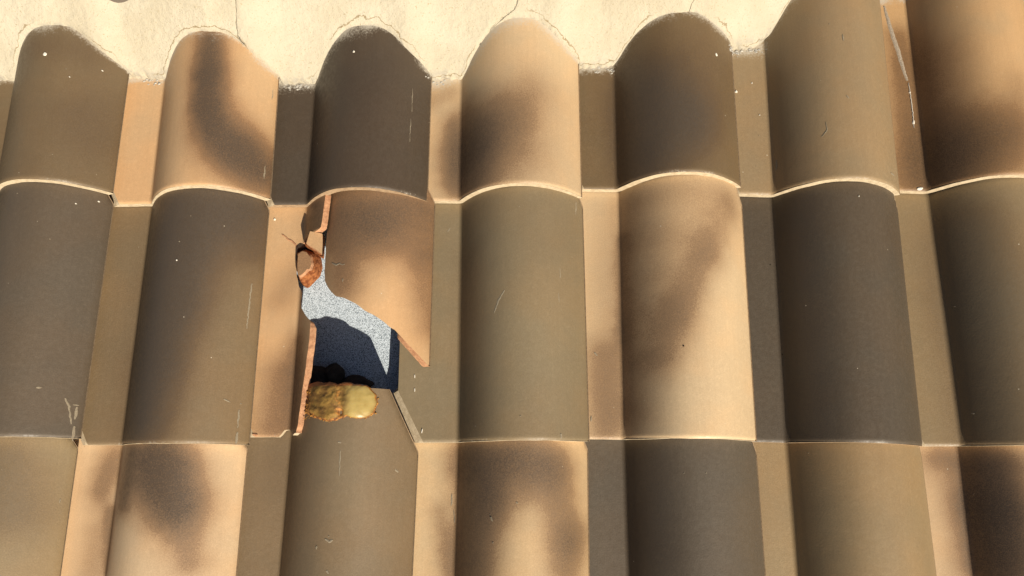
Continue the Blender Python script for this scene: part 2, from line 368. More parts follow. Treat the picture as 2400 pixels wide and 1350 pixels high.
def coat_material(name, base, smoke, seed, warm=None):
    """slurry coat of a tile: body colour, sprayed smoke pigment with a speckled edge, dust, cement smears, pin specks"""
    m, nt, bs, N = nodes(name)
    co = coords(nt, seed)
    fine, mid, big = noise(nt, co, 520, 3, .7), noise(nt, co, 140, 3), noise(nt, co, 9, 3)
    # body colour, cloudy
    warm = warm or tuple(min(1, c * k) for c, k in zip(base, (1.05, 1.0, .95)))
    cool = tuple(c * k for c, k in zip(base, (.95, .97, .99)))
    col = mixc(nt, maprange(nt, big, .36, .66), cool, warm)
    st = nt.nodes.new('ShaderNodeMapping')
    st.inputs['Scale'].default_value = (1.0, .03, 1.0)
    L(nt, co, st.inputs['Vector'])
    drag = noise(nt, st.outputs[0], 230, 3, .6)
    col = mixc(nt, maprange(nt, drag, .3, .75, 0, .10), col, tuple(c * .55 for c in base))
    col = mixc(nt, maprange(nt, mid, .5, .75, 0, .12), col, tuple(min(1, c * 1.5) for c in base))
    # sprayed pigment: soft field + grain that breaks its edge into specks
    sm = attr(nt, 'smoke')
    g = math_(nt, 'MULTIPLY', math_(nt, 'SUBTRACT', fine, .5), .85)
    g2 = math_(nt, 'MULTIPLY', math_(nt, 'SUBTRACT', mid, .5), .22)
    s2 = math_(nt, 'ADD', math_(nt, 'ADD', sm, math_(nt, 'MULTIPLY', g, math_(nt, 'ADD', sm, .06))), math_(nt, 'MULTIPLY', g2, sm))
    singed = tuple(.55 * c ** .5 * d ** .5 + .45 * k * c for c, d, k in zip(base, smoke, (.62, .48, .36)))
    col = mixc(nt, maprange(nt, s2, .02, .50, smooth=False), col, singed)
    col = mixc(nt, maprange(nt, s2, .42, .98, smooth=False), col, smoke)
    # overall grain
    col = mixc(nt, maprange(nt, fine, .28, .72, .0, .28), col, (.62, .62, .62), 'MULTIPLY')
    # pale dust and cement smears
    sr = attr(nt, 'smear')
    se = math_(nt, 'ADD', sr, math_(nt, 'MULTIPLY', math_(nt, 'SUBTRACT', noise(nt, co, 260, 5, .7), .5), 1.5))
    col = mixc(nt, maprange(nt, math_(nt, 'MULTIPLY', se, maprange(nt, sr, 0, .25)), .28, .95, 0, .75), col, (.50, .46, .38))
    # pin-head specks
    v = N('TexVoronoi', feature='F1')
    v.inputs['Scale'].default_value = 62
    L(nt, co, v.inputs['Vector'])
    sep = N('SeparateColor')
    L(nt, v.outputs['Color'], sep.inputs[0])
    dot = math_(nt, 'LESS_THAN', v.outputs['Distance'], math_(nt, 'MULTIPLY', maprange(nt, sep.outputs[0], .93, 1.0), .075))
    col = mixc(nt, math_(nt, 'MULTIPLY', dot, .65), col, (.62, .55, .42))
    pit = math_(nt, 'LESS_THAN', v.outputs['Distance'], math_(nt, 'MULTIPLY', maprange(nt, sep.outputs[1], .96, 1.0), .06))
    col = mixc(nt, math_(nt, 'MULTIPLY', pit, .8), col, (.03, .022, .015))
    L(nt, col, bs.inputs['Base Color'])
    L(nt, maprange(nt, mid, .3, .7, .46, .62), bs.inputs['Roughness'])
    bs.inputs['Specular IOR Level'].default_value = .45
    b1 = bump(nt, bs, noise(nt, co, 330, 5, .68), .22, .0012)
    bump(nt, bs, noise(nt, co, 26, 2), .10, .004, b1)
    return m

def clay(name, a, b, scale, bs_strength, rough=.9):
    m, nt, bs, N = nodes(name)
    co = coords(nt, 3)
    n1, n2 = noise(nt, co, scale, 5, .65), noise(nt, co, scale * 7, 3)
    col = mixc(nt, maprange(nt, n1, .34, .66), a, b)
    col = mixc(nt, maprange(nt, n2, .3, .75, 0, .35), col, tuple(c * .5 for c in a))
    L(nt, col, bs.inputs['Base Color'])
    bs.inputs['Roughness'].default_value = rough
    bs.inputs['Specular IOR Level'].default_value = .2
    bump(nt, bs, noise(nt, co, scale * 3, 6, .7), bs_strength, .003)
    return m
M_BUTT = clay('unpigmented_tile_end', (.46, .375, .25), (.60, .505, .355), 120, .25)
M_BUTT_DARK = clay('stained_tile_end', (.28, .195, .12), (.40, .29, .18), 120, .25)
M_BODY = clay('tile_underside', (.20, .12, .075), (.28, .17, .10), 60, .2)
M_BREAK = clay('broken_clay', (.37, .185, .098), (.54, .30, .165), 150, .55)
M_RUST = clay('burnt_clay', (.16, .045, .014), (.44, .165, .055), 130, .9)
M_WHITE = clay('white_splash', (.72, .68, .58), (.82, .78, .68), 300, .3)
M_SCUFF = clay('pale_scuff', (.24, .195, .135), (.33, .28, .20), 500, .3)
M_FAINT = clay('faint_scuff', (.24, .205, .145), (.30, .255, .185), 500, .2)
M_DRIP = clay('cement_drip', (.34, .27, .19), (.50, .43, .34), 420, .6)
M_CRUMBLE = clay('crumbled_mortar', (.36, .35, .32), (.56, .53, .46), 260, .6)
M_HOLE = clay('pin_hole', (.012, .009, .006), (.02, .015, .01), 300, .3)
M_DEBRIS = clay('shade_dark_debris', (.03, .024, .02), (.06, .045, .035), 90, .6)  # clay lumps coloured near black, the hole's deep shade put into their colour

def mortar_material():
    m, nt, bs, N = nodes('cream_mortar')
    co = coords(nt, 5)
    n1, n2, n3 = noise(nt, co, 14, 4), noise(nt, co, 330, 3, .7), noise(nt, co, 75, 4, .6)
    col = mixc(nt, maprange(nt, n1, .35, .68), (.428, .388, .294), (.465, .426, .332))
    col = mixc(nt, maprange(nt, n2, .58, .72, 0, .7), col, (.24, .175, .08))
    col = mixc(nt, maprange(nt, n3, .62, .80, 0, .25), col, (.44, .36, .22))
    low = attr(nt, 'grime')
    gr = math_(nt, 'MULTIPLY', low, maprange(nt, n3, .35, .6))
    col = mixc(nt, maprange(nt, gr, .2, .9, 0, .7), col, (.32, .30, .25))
    # hairline crack that follows the tile a finger's breadth inside the edge
    wander = math_(nt, 'MULTIPLY', math_(nt, 'SUBTRACT', noise(nt, co, 38, 4, .65), .5), .030)
    off = math_(nt, 'ABSOLUTE', math_(nt, 'SUBTRACT', math_(nt, 'ADD', attr(nt, 'height'), wander), .0115))
    hair = math_(nt, 'MULTIPLY', maprange(nt, off, .0016, .0006), maprange(nt, noise(nt, co, 7, 2), .44, .52))
    col = mixc(nt, math_(nt, 'MULTIPLY', hair, .75), col, (.20, .145, .07))
    L(nt, col, bs.inputs['Base Color'])
    bs.inputs['Roughness'].default_value = .95
    bs.inputs['Specular IOR Level'].default_value = .1
    b1 = bump(nt, bs, n2, .55, .002)
    bump(nt, bs, n3, .55, .006, b1)
    return m
M_MORTAR = mortar_material()
M_CRACK = clay('mortar_crack', (.32, .25, .14), (.42, .34, .20), 120, .6)

def felt_material():
    m, nt, bs, N = nodes('mineral_felt')
    co = coords(nt, 2)
    v = N('TexVoronoi', feature='F1')
    v.inputs['Scale'].default_value = 760
    L(nt, co, v.inputs['Vector'])
    sep = N('SeparateColor')
    L(nt, v.outputs['Color'], sep.inputs[0])
    col = mixc(nt, maprange(nt, sep.outputs[0], .08, .40), (.27, .325, .375), (.60, .685, .755))
    col = mixc(nt, maprange(nt, v.outputs['Distance'], .45, .8, 0, .75), col, (.015, .025, .04))
    col = mixc(nt, maprange(nt, noise(nt, co, 420, 3, .7), .60, .70, 0, .6), col, (.02, .03, .045))
    L(nt, col, bs.inputs['Base Color'])
    bs.inputs['Roughness'].default_value = .9
    h = math_(nt, 'SUBTRACT', 1.0, v.outputs['Distance'])
    bump(nt, bs, h, .3, .001)
    return m
M_FELT = felt_material()

def foam_material():
    m, nt, bs, N = nodes('aged_foam')
    co = coords(nt, 8)
    n1, n2 = noise(nt, co, 60, 4, .6), noise(nt, co, 190, 3, .6)
    olive = mixc(nt, maprange(nt, n1, .35, .62), (.14, .07, .012), (.27, .155, .03))
    olive = mixc(nt, maprange(nt, n2, .62, .72), olive, (.07, .03, .01))
    cream = mixc(nt, maprange(nt, n1, .3, .7), (.34, .245, .075), (.42, .315, .11))
    col = mixc(nt, attr(nt, 'cream'), olive, cream)
    crust = mixc(nt, maprange(nt, n2, .38, .62), (.13, .042, .008), (.40, .175, .03))
    k = math_(nt, 'ADD', attr(nt, 'crust'), math_(nt, 'MULTIPLY', math_(nt, 'SUBTRACT', n2, .5), .9))
    col = mixc(nt, maprange(nt, k, .38, .62), col, crust)
    col = mixc(nt, math_(nt, 'MULTIPLY', maprange(nt, attr(nt, 'rust'), .3, .7), .8), col, (.34, .11, .03))
    L(nt, col, bs.inputs['Base Color'])
    L(nt, maprange(nt, attr(nt, 'cream'), 0, 1, .75, .35), bs.inputs['Roughness'])
    bs.inputs['Subsurface Weight'].default_value = .15
    bs.inputs['Subsurface Radius'].default_value = (.004, .0025, .001)
    bs.inputs['Subsurface Scale'].default_value = 1.0
    bump(nt, bs, math_(nt, 'MULTIPLY', n2, math_(nt, 'SUBTRACT', 1.02, attr(nt, 'cream'))), .35, .002)
    return m
M_FOAM = foam_material()
M_CRUMB = clay('foam_crumb', (.28, .115, .02), (.46, .24, .055), 200, .4)

# ---------------------------------------------------------------- the roof: felt and tiles
roof = bpy.data.objects.new('tiled_roof', None)
COL.objects.link(roof)
roof.matrix_world = ROOF
roof['label'] = 'sunlit roof of interlocking barrel tiles in tan, olive and dark brown, one tile smashed'
roof['category'] = 'roof'
roof['kind'] = 'thing'

FELT_Z = -.046
gx, gy = np.meshgrid(np.linspace(-2.6, 2.6, 105), np.linspace(-2.4, 1.3, 75))
fz = FELT_Z + .0035 * fbm(gx * 6, gy * 6, 40)
n = gx.shape[1]
fq = [(j * n + i, j * n + i + 1, (j + 1) * n + i + 1, (j + 1) * n + i) for j in range(gx.shape[0] - 1) for i in range(n - 1)]
link('felt_underlay', mesh('felt_underlay', np.stack([gx, gy, fz], -1).reshape(-1, 3), fq, [M_FELT], smooth=[True] * len(fq)), roof,
     label='pale grey mineral-faced felt seen through the hole')

# mortar line (shared by the mortar band and the cement smears on the tiles)
PAN_X = [-1.66, -1.36, -1.06, -.757, -.447, -.148, .159, .466, .72, 1.06, 1.4]
PAN_Y = [.703, .703, .702, .708, .6985, .706, .735, .780, .885, .90, .91]
SLOPE_X = [-1.6, -1.06, -.89, -.757, -.585, -.447, -.285, -.148, .005, .159, .31, .466, .72, 1.4]
MSLOPE = [1.0, 1.0, 1.18, 1.0, 1.42, 1.0, 1.10, 1.0, 1.12, 1.05, 1.75, 1.1, 1.0, 1.0]
def mortar_low(x):
    return np.interp(x, PAN_X, PAN_Y) + .012 * fbm(np.asarray(x) * 26, 0, 61, 4) + .010 * fbm(np.asarray(x) * 150, 0, 62, 3)
def mortar_z(x, y):
    d = y - mortar_low(x)
    z = -TILT * (y - .455) + .009 * (1 - np.exp(-np.maximum(d, 0) / .003)) + np.interp(x, SLOPE_X, MSLOPE) * (y - np.interp(x, PAN_X, PAN_Y))
    for c in range(-1, 6):   # it was trowelled thicker on the lee side of each barrel
        z = z + .016 * np.exp(-((x - TILES[(1, c)][0] - .190) / .036) ** 2)
    return z + .004 * fbm(x * 22, y * 22, 63) + .0012 * fbm(x * 160, y * 160, 64)

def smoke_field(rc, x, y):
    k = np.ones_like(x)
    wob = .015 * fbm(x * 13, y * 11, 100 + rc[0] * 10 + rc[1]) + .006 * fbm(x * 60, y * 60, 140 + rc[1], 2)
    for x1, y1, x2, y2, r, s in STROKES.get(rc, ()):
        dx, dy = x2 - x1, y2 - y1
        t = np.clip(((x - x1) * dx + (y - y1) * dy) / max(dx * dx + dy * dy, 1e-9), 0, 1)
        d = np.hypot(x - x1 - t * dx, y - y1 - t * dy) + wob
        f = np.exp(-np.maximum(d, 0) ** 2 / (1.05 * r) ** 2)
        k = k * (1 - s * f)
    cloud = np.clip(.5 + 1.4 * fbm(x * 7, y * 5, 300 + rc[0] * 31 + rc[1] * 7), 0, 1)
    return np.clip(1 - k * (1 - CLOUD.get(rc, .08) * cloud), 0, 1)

def chamfer_left(y):
    return XL + np.clip((.092 - y) / .092, 0, 1) * .048
def chamfer_right(y):
    return XR - np.clip((y - (TL - .105)) / .105, 0, 1) * .049
def tile_part(rc, xl=chamfer_left, xr=chamfer_right, y0=0.0, y1=TL, tail=None, ystep=.006, seed=0, fracture=(False, False, False, False), rag=0.0, butt=1, undercut=None, th=TH):
    """slab that follows the tile profile between two side outlines xl(y), xr(y) and from y0 to y1"""
    xs = np.unique(np.round(np.concatenate([np.arange(XL, XR + .001, .005), np.arange(-.008, .03, .0025), [XR]]), 5))
    ys = np.concatenate([y0 + np.array([0, .0012, .0025, .004, .006]), np.arange(y0 + .009, y1 - .002, ystep), [y1]]) if y1 - y0 > .02 else np.linspace(y0, y1, 8)
    X, Y = np.meshgrid(xs, ys)
    lo, hi = np.asarray(xl(ys), float), np.asarray(xr(ys), float)
    hi = np.maximum(hi, lo + .0005)
    X = np.clip(X, lo[:, None], hi[:, None])
    # a little unevenness of the tail
    e = .0016 * fbm(X * 30, 0 * X, 500 + seed) + (tail(X) if tail else 0)
    w = np.clip(1 - (Y - y0) / .05, 0, 1)
    Y = Y + e * w
    base = prof(X) - TILT * 0 + .0016 * fbm(X * 5, Y * 4, 700 + seed, 2)
    nx, nz = prof_n(X)
    t = np.clip(1 - (Y - y0) / .006, 0, 1) if y0 == 0 else 0 * X
    edge = np.clip(1 - (hi[:, None] - X) / .004, 0, 1) * (0 if fracture[3] else 1)
    drop = .0022 * t ** 2 + .0025 * edge ** 2
    Zt = base - drop * nz
    Xt = X - drop * nx
    Bx, Bz = X - th * nx, base - th * nz
    if undercut is not None and fracture[2]:
        Bx = Bx + undercut(Y) * np.clip(1 - (X - lo[:, None]) / .03, 0, 1)
    elif undercut is not None:
        Bx = Bx - undercut(Y) * np.clip(1 - (hi[:, None] - X) / .02, 0, 1)
    if not fracture[2]:   # the cut tail corner is moulded with a splayed side
        Bx = Bx - .017 * np.clip((.10 - Y) / .012, 0, 1) * np.clip(1 - (X - lo[:, None]) / .015, 0, 1)
    walls = [2, 1, 2, 4]
    for k in range(4):
        if fracture[k]:
            walls[k] = 3
    if butt != 1:
        walls[0] = 4
    V, Fs, mi, sm = slab(X, Y, Zt, Bx, Y, Bz, walls)
    V[:X.size, 0] = Xt.ravel()
    # attributes
    x, y = V[:, 0], V[:, 1]
    smoke = smoke_field(rc, x, y)
    gx0, gy0, ph = TILES[rc]
    RX, RY = gx0 + math.cos(ph) * x - math.sin(ph) * y, gy0 + math.sin(ph) * x + math.cos(ph) * y
    smear = np.zeros(len(V))
    if rc[0] == 1:
        gap = (V[:, 2] - TILT * y) - mortar_z(RX, RY)
        rim = np.exp(-np.clip(gap, 0, 1) / (.006 + .030 * np.clip(.35 + 1.6 * fbm(RX * 9, RY * 9, 73, 2), 0, 1))) * (.85 + 1.2 * fbm(RX * 30, RY * 30, 71))
        smear = np.clip(rim, 0, 1)
    worn = np.clip(1 - y / .012, 0, 1) * (.25 + .9 * fbm(x * 40, y * 40, 72 + seed)) if y0 == 0 else 0
    smear = np.clip(np.maximum(smear, worn), 0, 1)
    return V, Fs, mi, sm, dict(smoke=smoke, smear=smear)

TAN, OLIVE, DARK, GREY = (.55, .358, .190), (.225, .170, .092), (.115, .088, .062), (.165, .132, .092)
SMOKE = (.086, .059, .038)
KIND = {   # body colour, pigment colour, label
 (1, -1): (OLIVE, SMOKE, None), (1, 0): ((0.179, 0.129, 0.070), (0.088, 0.069, 0.049), 'olive brown tile with one white paint drop near its top'),
 (1, 1): (TAN, SMOKE, 'tan tile with a curved dark smoke streak down its barrel'),
 (1, 2): ((0.076, 0.057, 0.038), (0.054, 0.039, 0.029), 'darkest brown tile under the mortar, above the smashed tile'),
 (1, 3): ((0.577, 0.422, 0.249), SMOKE, 'tan tile with a dark smoke patch low on its barrel'),
 (1, 4): ((0.179, 0.126, 0.063), (0.074, 0.055, 0.037), 'dark olive tile with a smoke-brown middle and two pale drops'),
 (1, 5): ((0.297, 0.213, 0.116), SMOKE, 'pale olive tile where the mortar band stops'),
 (1, 6): ((0.484, 0.320, 0.163), (0.098, 0.059, 0.029), 'tan and brown tile with a cement drip down its pan'),
 (1, 7): (OLIVE, SMOKE, None), (2, -1): (OLIVE, SMOKE, None),
 (2, 0): ((.112, .088, .061), (0.088, 0.069, 0.049), 'dark grey brown tile with pale scratches at its lower corner'),
 (2, 1): ((0.205, 0.146, 0.079), (0.077, 0.057, 0.039), 'olive tile with a long dark smoke band down its barrel'),
 (2, 2): (TAN, SMOKE, None),
 (2, 3): ((0.238, 0.184, 0.106), (0.103, 0.081, 0.051), 'plain olive tile beside the smashed tile'),
 (2, 4): ((0.618, 0.456, 0.269), SMOKE, 'tan tile with a slanting smoke band and a bright lower corner'),
 (2, 5): ((0.087, 0.067, 0.044), (0.062, 0.047, 0.033), 'dark charcoal brown tile between the tan tile and an olive one'),
 (2, 6): ((0.255, 0.187, 0.100), (0.158, 0.120, 0.071), None), (2, 7): (DARK, SMOKE, None),
 (3, -1): (TAN, SMOKE, None), (3, 0): ((0.297, 0.224, 0.125), (0.124, 0.102, 0.069), 'light olive tile with a thin pale scratch'),
 (3, 1): ((0.639, 0.462, 0.279), SMOKE, 'bright tan tile with a dark round smoke patch at its top'),
 (3, 2): ((0.214, 0.157, 0.091), (0.113, 0.087, 0.054), 'olive tile with white splashes below the hole'),
 (3, 3): ((0.587, 0.428, 0.243), SMOKE, 'tan tile with an arch of dark smoke on its barrel'),
 (3, 4): ((0.110, 0.089, 0.062), (0.064, 0.049, 0.036), 'dark grey tile below the tan tile'),
 (3, 5): ((0.314, 0.224, 0.116), (0.124, 0.092, 0.053), None),
 (3, 6): ((0.597, 0.422, 0.243), SMOKE, 'tan tile blackened along its barrel at the picture edge'), (3, 7): (OLIVE, SMOKE, None),
}
CLOUD = {(1, 2): .4, (2, 0): .35, (2, 5): .3, (3, 4): .3, (1, 0): .35, (2, 6): .2, (3, 5): .25, (1, 5): .12, (2, 3): .25, (3, 2): .4, (1, 4): .4, (2, 1): .2, (3, 0): .3}
TILE_OBJ = {}
for k, (rc, (tx, ty, yaw)) in enumerate(TILES.items()):
    if rc == (2, 2):
        continue
    base, smoke, label = KIND[rc]
    dark_end = rc in ((1, 2), (2, 5))
    butt = 4 if dark_end else 1
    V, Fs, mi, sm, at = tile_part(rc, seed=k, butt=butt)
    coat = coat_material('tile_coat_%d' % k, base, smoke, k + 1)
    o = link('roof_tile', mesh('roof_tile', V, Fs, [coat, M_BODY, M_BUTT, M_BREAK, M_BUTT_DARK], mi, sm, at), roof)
    o.location, o.rotation_euler = (tx, ty, 0), (-math.atan(TILT), 0, yaw)
    if label:
        o['label'] = label
    TILE_OBJ[rc] = o

# the smashed tile: its pieces
bt = bpy.data.objects.new('broken_tile', None)
COL.objects.link(bt)
bt.parent = roof
tx, ty, yaw = TILES[(2, 2)]
bt.location, bt.rotation_euler = (tx, ty, 0), (-math.atan(TILT), 0, yaw)
bt['label'] = 'smashed tan tile with its barrel gone and the felt showing'
coat_b = coat_material('tile_coat_broken', TAN, SMOKE, 41)
MB = [coat_b, M_BODY, M_BUTT, M_BREAK, M_BUTT_DARK]
le = np.array([p for p in sorted(LEFT_EDGE) if p[0] < .356] + [(.3575, -.006), (.368, .0005), (.3715, .003), (.3725, .041)] + [p for p in sorted(LEFT_EDGE) if p[0] > .3745 and p[1] > .04]); re_ = np.array(sorted(RIGHT_EDGE))
def left_xr(y):
    return np.interp(y, le[:, 0], le[:, 1], right=.05) + .0022 * fbm(y * 38, 0 * y, 81, 2) + .0009 * fbm(y * 260, 0 * y, 83, 2)
def right_xl(y):
    x = np.interp(y, re_[:, 0], re_[:, 1] - .016, right=.036)
    return np.where(y < re_[0, 0], XR - .0006, x) + .0022 * fbm(y * 40, 0 * y, 82, 2) + .0009 * fbm(y * 260, 0 * y, 84, 2)
def chip(x):
    return .013 * np.exp(-((x + .006) / .011) ** 4) + .006 * np.clip((x - .005) / .01, 0, 1)
V, Fs, mi, sm, at = tile_part((2, 2), xr=left_xr, tail=chip, ystep=.0025, seed=50, th=.0125, fracture=(False, False, False, True),
                              undercut=lambda y: np.interp(y, [.19, .215, .27, .30, .372], [0, .014, .014, .004, 0]))
link('tile_fragment', mesh('tile_fragment', V, Fs, MB, mi, sm, at), bt, label='long strip of tan tile with an orange broken edge')
V, Fs, mi, sm, at = tile_part((2, 2), xl=right_xl, y0=float(np.interp(.2468, re_[::-1, 1], re_[::-1, 0])), ystep=.0025, seed=51, fracture=(True, False, True, False),
                              undercut=lambda y: np.interp(y, [.172, .192, .30, .36], [0, .020, .022, .004]))
fr = link('tile_fragment', mesh('tile_fragment', V, Fs, MB, mi, sm, at), bt, label='brown tan barrel fragment broken along a slant')
# it has sunk a little on its free side: turned about its right edge
A = Matrix.Translation((XR, 0, .02)) @ Matrix.Rotation(-math.radians(2.6), 4, 'Y') @ Matrix.Translation((-XR, 0, -.02))
fr.matrix_local = Matrix.Translation((.016, 0, 0)) @ A
# ---------------------------------------------------------------- scuffs, splashes and drips that sit on the tiles
def mark(rc, pts, w, kind):
    pts = np.array(pts, float)
    if len(pts) == 1:
        pts = np.array([pts[0] - (0, w * .42), pts[0] + (0, w * .42)])
        dense = np.linspace(0, 1, 7)
        shape = np.sqrt(np.clip(1 - (2 * dense - 1) ** 2, .02, 1))
    else:
        seg = np.hypot(*np.diff(pts, axis=0).T)
        n = int(max(6, seg.sum() / .0018))
        dense = np.linspace(0, 1, n)
        shape = .45 + .55 * np.sin(np.pi * dense) ** .6
        if kind in 'sf':
            shape = shape * (.45 + 1.3 * np.clip(.5 + fbm(dense * n * .31, w * 900, 91, 2), 0, 1))
    cum = np.concatenate([[0], np.cumsum(np.hypot(*np.diff(pts, axis=0).T))])
    cum /= cum[-1]
    px_, py_ = np.interp(dense, cum, pts[:, 0]), np.interp(dense, cum, pts[:, 1])
    if len(dense) > 7:
        px_ = px_ + .0008 * fbm(dense * len(dense) * .4, w * 500, 92, 2) * 2
    tx_, ty_ = np.gradient(px_), np.gradient(py_)
    ln = np.hypot(tx_, ty_) + 1e-9
    sx, sy = -ty_ / ln, tx_ / ln
    V, Fs = [], []
    hgt = {'w': .0012, 'd': .0008, 'c': .0006}.get(kind, .00015)
    for i in range(len(dense)):
        for u, h in ((-1, 0), (-.55, .8), (0, 1), (.55, .8), (1, 0)):
            r = w * .5 * shape[i]
            x, y = px_[i] + sx[i] * u * r, py_[i] + sy[i] * u * r
            x = min(x, XR - .001)
            V.append((x, y, float(prof(x)) + hgt * h + (.0005 if h else (.0003 if kind in 'sf' else -.0005))))
    for i in range(len(dense) - 1):
        for j in range(4):
            a = i * 5 + j
            Fs.append((a, a + 5, a + 6, a + 1))
    return V, Fs
MARKM = {'w': M_WHITE, 's': M_SCUFF, 'f': M_FAINT, 'd': M_DRIP, 'k': M_HOLE, 'c': M_BREAK}
MARKN = {'w': 'paint_drop', 's': 'scratch', 'f': 'scratch', 'd': 'cement_drip', 'k': 'pin_hole', 'c': 'chipped_spot'}
by = {}
for rc, pts, w, kind in SCUFFS:
    V, Fs = mark(rc, pts, w, kind)
    A_ = by.setdefault((rc, kind, rc == (2, 2) and pts[0][0] > .045), ([], []))
    o_ = len(A_[0])
    A_[0].extend(V)
    A_[1].extend([tuple(v + o_ for v in f) for f in Fs])
for (rc, kind, _), (V, Fs) in by.items():
    par = TILE_OBJ.get(rc, fr if min(v[0] for v in V) > .04 else bt)
    link(MARKN[kind], mesh(MARKN[kind], V, Fs, [MARKM[kind]], smooth=[True] * len(Fs)), par, kind='stuff')

# ---------------------------------------------------------------- mortar band, in the pieces its cracks leave
band = bpy.data.objects.new('mortar_band', None)
COL.objects.link(band)
band.matrix_world = ROOF
band['label'] = 'cream cracked mortar band filled over the top of the tiles'
band['category'] = 'mortar'
CRACKS = [((.70, .739, .7538, .7713, .7913, .826), (-.518, -.522, -.5349, -.5278, -.5234, -.5262), .0007),
          ((.70, .7459, .774, .7911, .8024, .826), (-.10, -.080, -.0528, -.0281, -.0078, .006), .0008),
          ((.72, .7952, .8041, .826), (.327, .3267, .3235, .335), .0005)]
def crack_x(k):
    cy, cx_, g = CRACKS[k]
    return lambda y: np.interp(y, cy, cx_) + .006 * fbm(y * 130, 0 * y, 150 + k, 3)
edges = [lambda y: -1.62 + 0 * y] + [crack_x(k) for k in range(3)] + [lambda y: .62 + 0 * y]
gaps = [0] + [c[2] for c in CRACKS] + [0]
def band_top(x):
    return np.interp(x, [-1.6, -1.0, -.4, .2, .45, .62, 1.4], [.822, .822, .824, .838, .862, .91, .94]) + .0022 * fbm(np.asarray(x) * 35, 0, 66, 3)
def row_top(x, y):
    z = np.full_like(x, -1.0)
    for c in range(-1, 8):
        tx_, ty_, f_ = TILES[(1, c)]
        u = math.cos(f_) * (x - tx_) + math.sin(f_) * (y - ty_)
        v = -math.sin(f_) * (x - tx_) + math.cos(f_) * (y - ty_)
        z = np.where((u > XL) & (u < XR), np.maximum(z, prof(u) - TILT * v), z)
    return z
cuts = [-1.62, -.527, -.03, .327, .62]
for k in range(4):
    xs = np.arange(cuts[k] - .06, cuts[k + 1] + .06, .0024)
    tt = np.linspace(0, 1, 56)
    X, T = np.meshgrid(xs, tt)
    X = np.clip(X, -1.62, .62)
    for _ in range(3):
        Y = mortar_low(X) + T * (band_top(X) - mortar_low(X))
        X = np.clip(X, edges[k](Y) + gaps[k], edges[k + 1](Y) - gaps[k + 1])
    Z = mortar_z(X, Y)
    # shrinkage gap where the mortar has pulled away from the barrels
    g = Z - row_top(X, Y)
    pull = np.clip(.15 + 2.6 * fbm(X * 11, Y * 11, 67, 3), 0, 1)
    lip = np.clip(.55 + 1.6 * fbm(X * 16, Y * 16, 68), 0, 1)
    Z = Z + .0065 * lip * (1 - np.exp(-np.maximum(g, 0) / .003)) * np.exp(-np.maximum(g, 0) / .03) - .011 * pull * np.exp(-(np.maximum(g, 0) / .0045) ** 2)
    # soften the broken crack lips a little
    for q in (k, k + 1):
        if 0 < q < 4:
            d = np.abs(X - edges[q](Y))
            Z = Z - .0016 * np.exp(-d / .002)
    V, Fs, mi, sm = slab(X, Y, Z, X, Y, np.minimum(Z - .012, -.02 + 0 * Z), (0, 2, 1, 1))
    hgt = V[:, 2] - row_top(V[:, 0], V[:, 1])
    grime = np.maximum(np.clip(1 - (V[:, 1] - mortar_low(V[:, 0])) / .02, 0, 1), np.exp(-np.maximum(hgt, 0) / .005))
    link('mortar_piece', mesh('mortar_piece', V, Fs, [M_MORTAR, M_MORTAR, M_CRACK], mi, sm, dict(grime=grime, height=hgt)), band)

# crumbled mortar at the foot of the band, in the pans
V, Fs = [], []
def grow(vf):
    o_ = len(V)
    V.extend(vf[0])
    Fs.extend([tuple(v + o_ for v in f) for f in vf[1]])
for cx0, cy0, w0, n0 in ((-.442, .688, .026, 46), (-.165, .699, .02, 22), (.172, .727, .026, 26), (.432, .765, .018, 30), (-.735, .700, .02, 20), (-1.06, .69, .03, 26), (.48, .772, .02, 16)):
    for q in range(n0):
        x, y = cx0 + rng.uniform(-1, 1) * w0, cy0 + rng.normal(.004, .005)
        s = rng.uniform(.0007, .0026)
        z0 = float(row_top(np.array([x]), np.array([y]))[0])
        if z0 > .02:
            continue
        grow(rock((x, y, z0 + s * .15), s, q + n0, (1.5, 1, .5), 6, 4))
link('crumbled_edge', mesh('crumbled_edge', V, Fs, [M_CRUMBLE], smooth=[True] * len(Fs)), band, kind='stuff')

# ---------------------------------------------------------------- ridge caps above the mortar
CAPM = {0: coat_material('cap_coat_grey', (.17, .155, .135), SMOKE, 61), 1: coat_material('cap_coat_brown', (.30, .17, .09), SMOKE, 62)}
def ridge_cap(x0, x1, y, z, mk, label, yaw=0.0):
    th = np.linspace(math.radians(-172), math.radians(-8), 40)
    r = .105
    xs = np.linspace(x0, x1, 60)
    X, T = np.meshgrid(xs, th)
    rr = r * (1 + .06 * (X - x0) / (x1 - x0)) + .0012 * fbm(X * 20, T * 3, 220)
    cy, cz = y + .1035, z - .019
    V, Fs, mi, sm = slab(X, cy + rr * np.cos(T), cz - rr * np.sin(T) * .8, X, cy + (rr - .014) * np.cos(T), cz - (rr - .014) * np.sin(T) * .8, (1, 1, 1, 1))
    me = mesh('ridge_cap', V, Fs, [CAPM[mk], M_BODY], mi, sm, dict(smoke=.25 * np.ones(len(V)), smear=np.zeros(len(V))))
    o = link('ridge_cap', me)
    o.matrix_world = ROOF @ Matrix.Translation((x0, y, 0)) @ Matrix.Rotation(yaw, 4, 'Z') @ Matrix.Translation((-x0, -y, 0))
    o['label'], o['category'], o['group'] = label, 'ridge cap', 'ridge caps above the mortar band'
ridge_cap(-1.62, -.70, .8125, .0995, 0, 'grey ridge cap edge above the mortar at the top corner')
ridge_cap(-.695, .27, .8225, .108, 1, 'reddish brown ridge cap edge along the top of the mortar')
ridge_cap(.275, 1.4, .835, .101, 1, 'ridge cap above the last piece of mortar', .10)

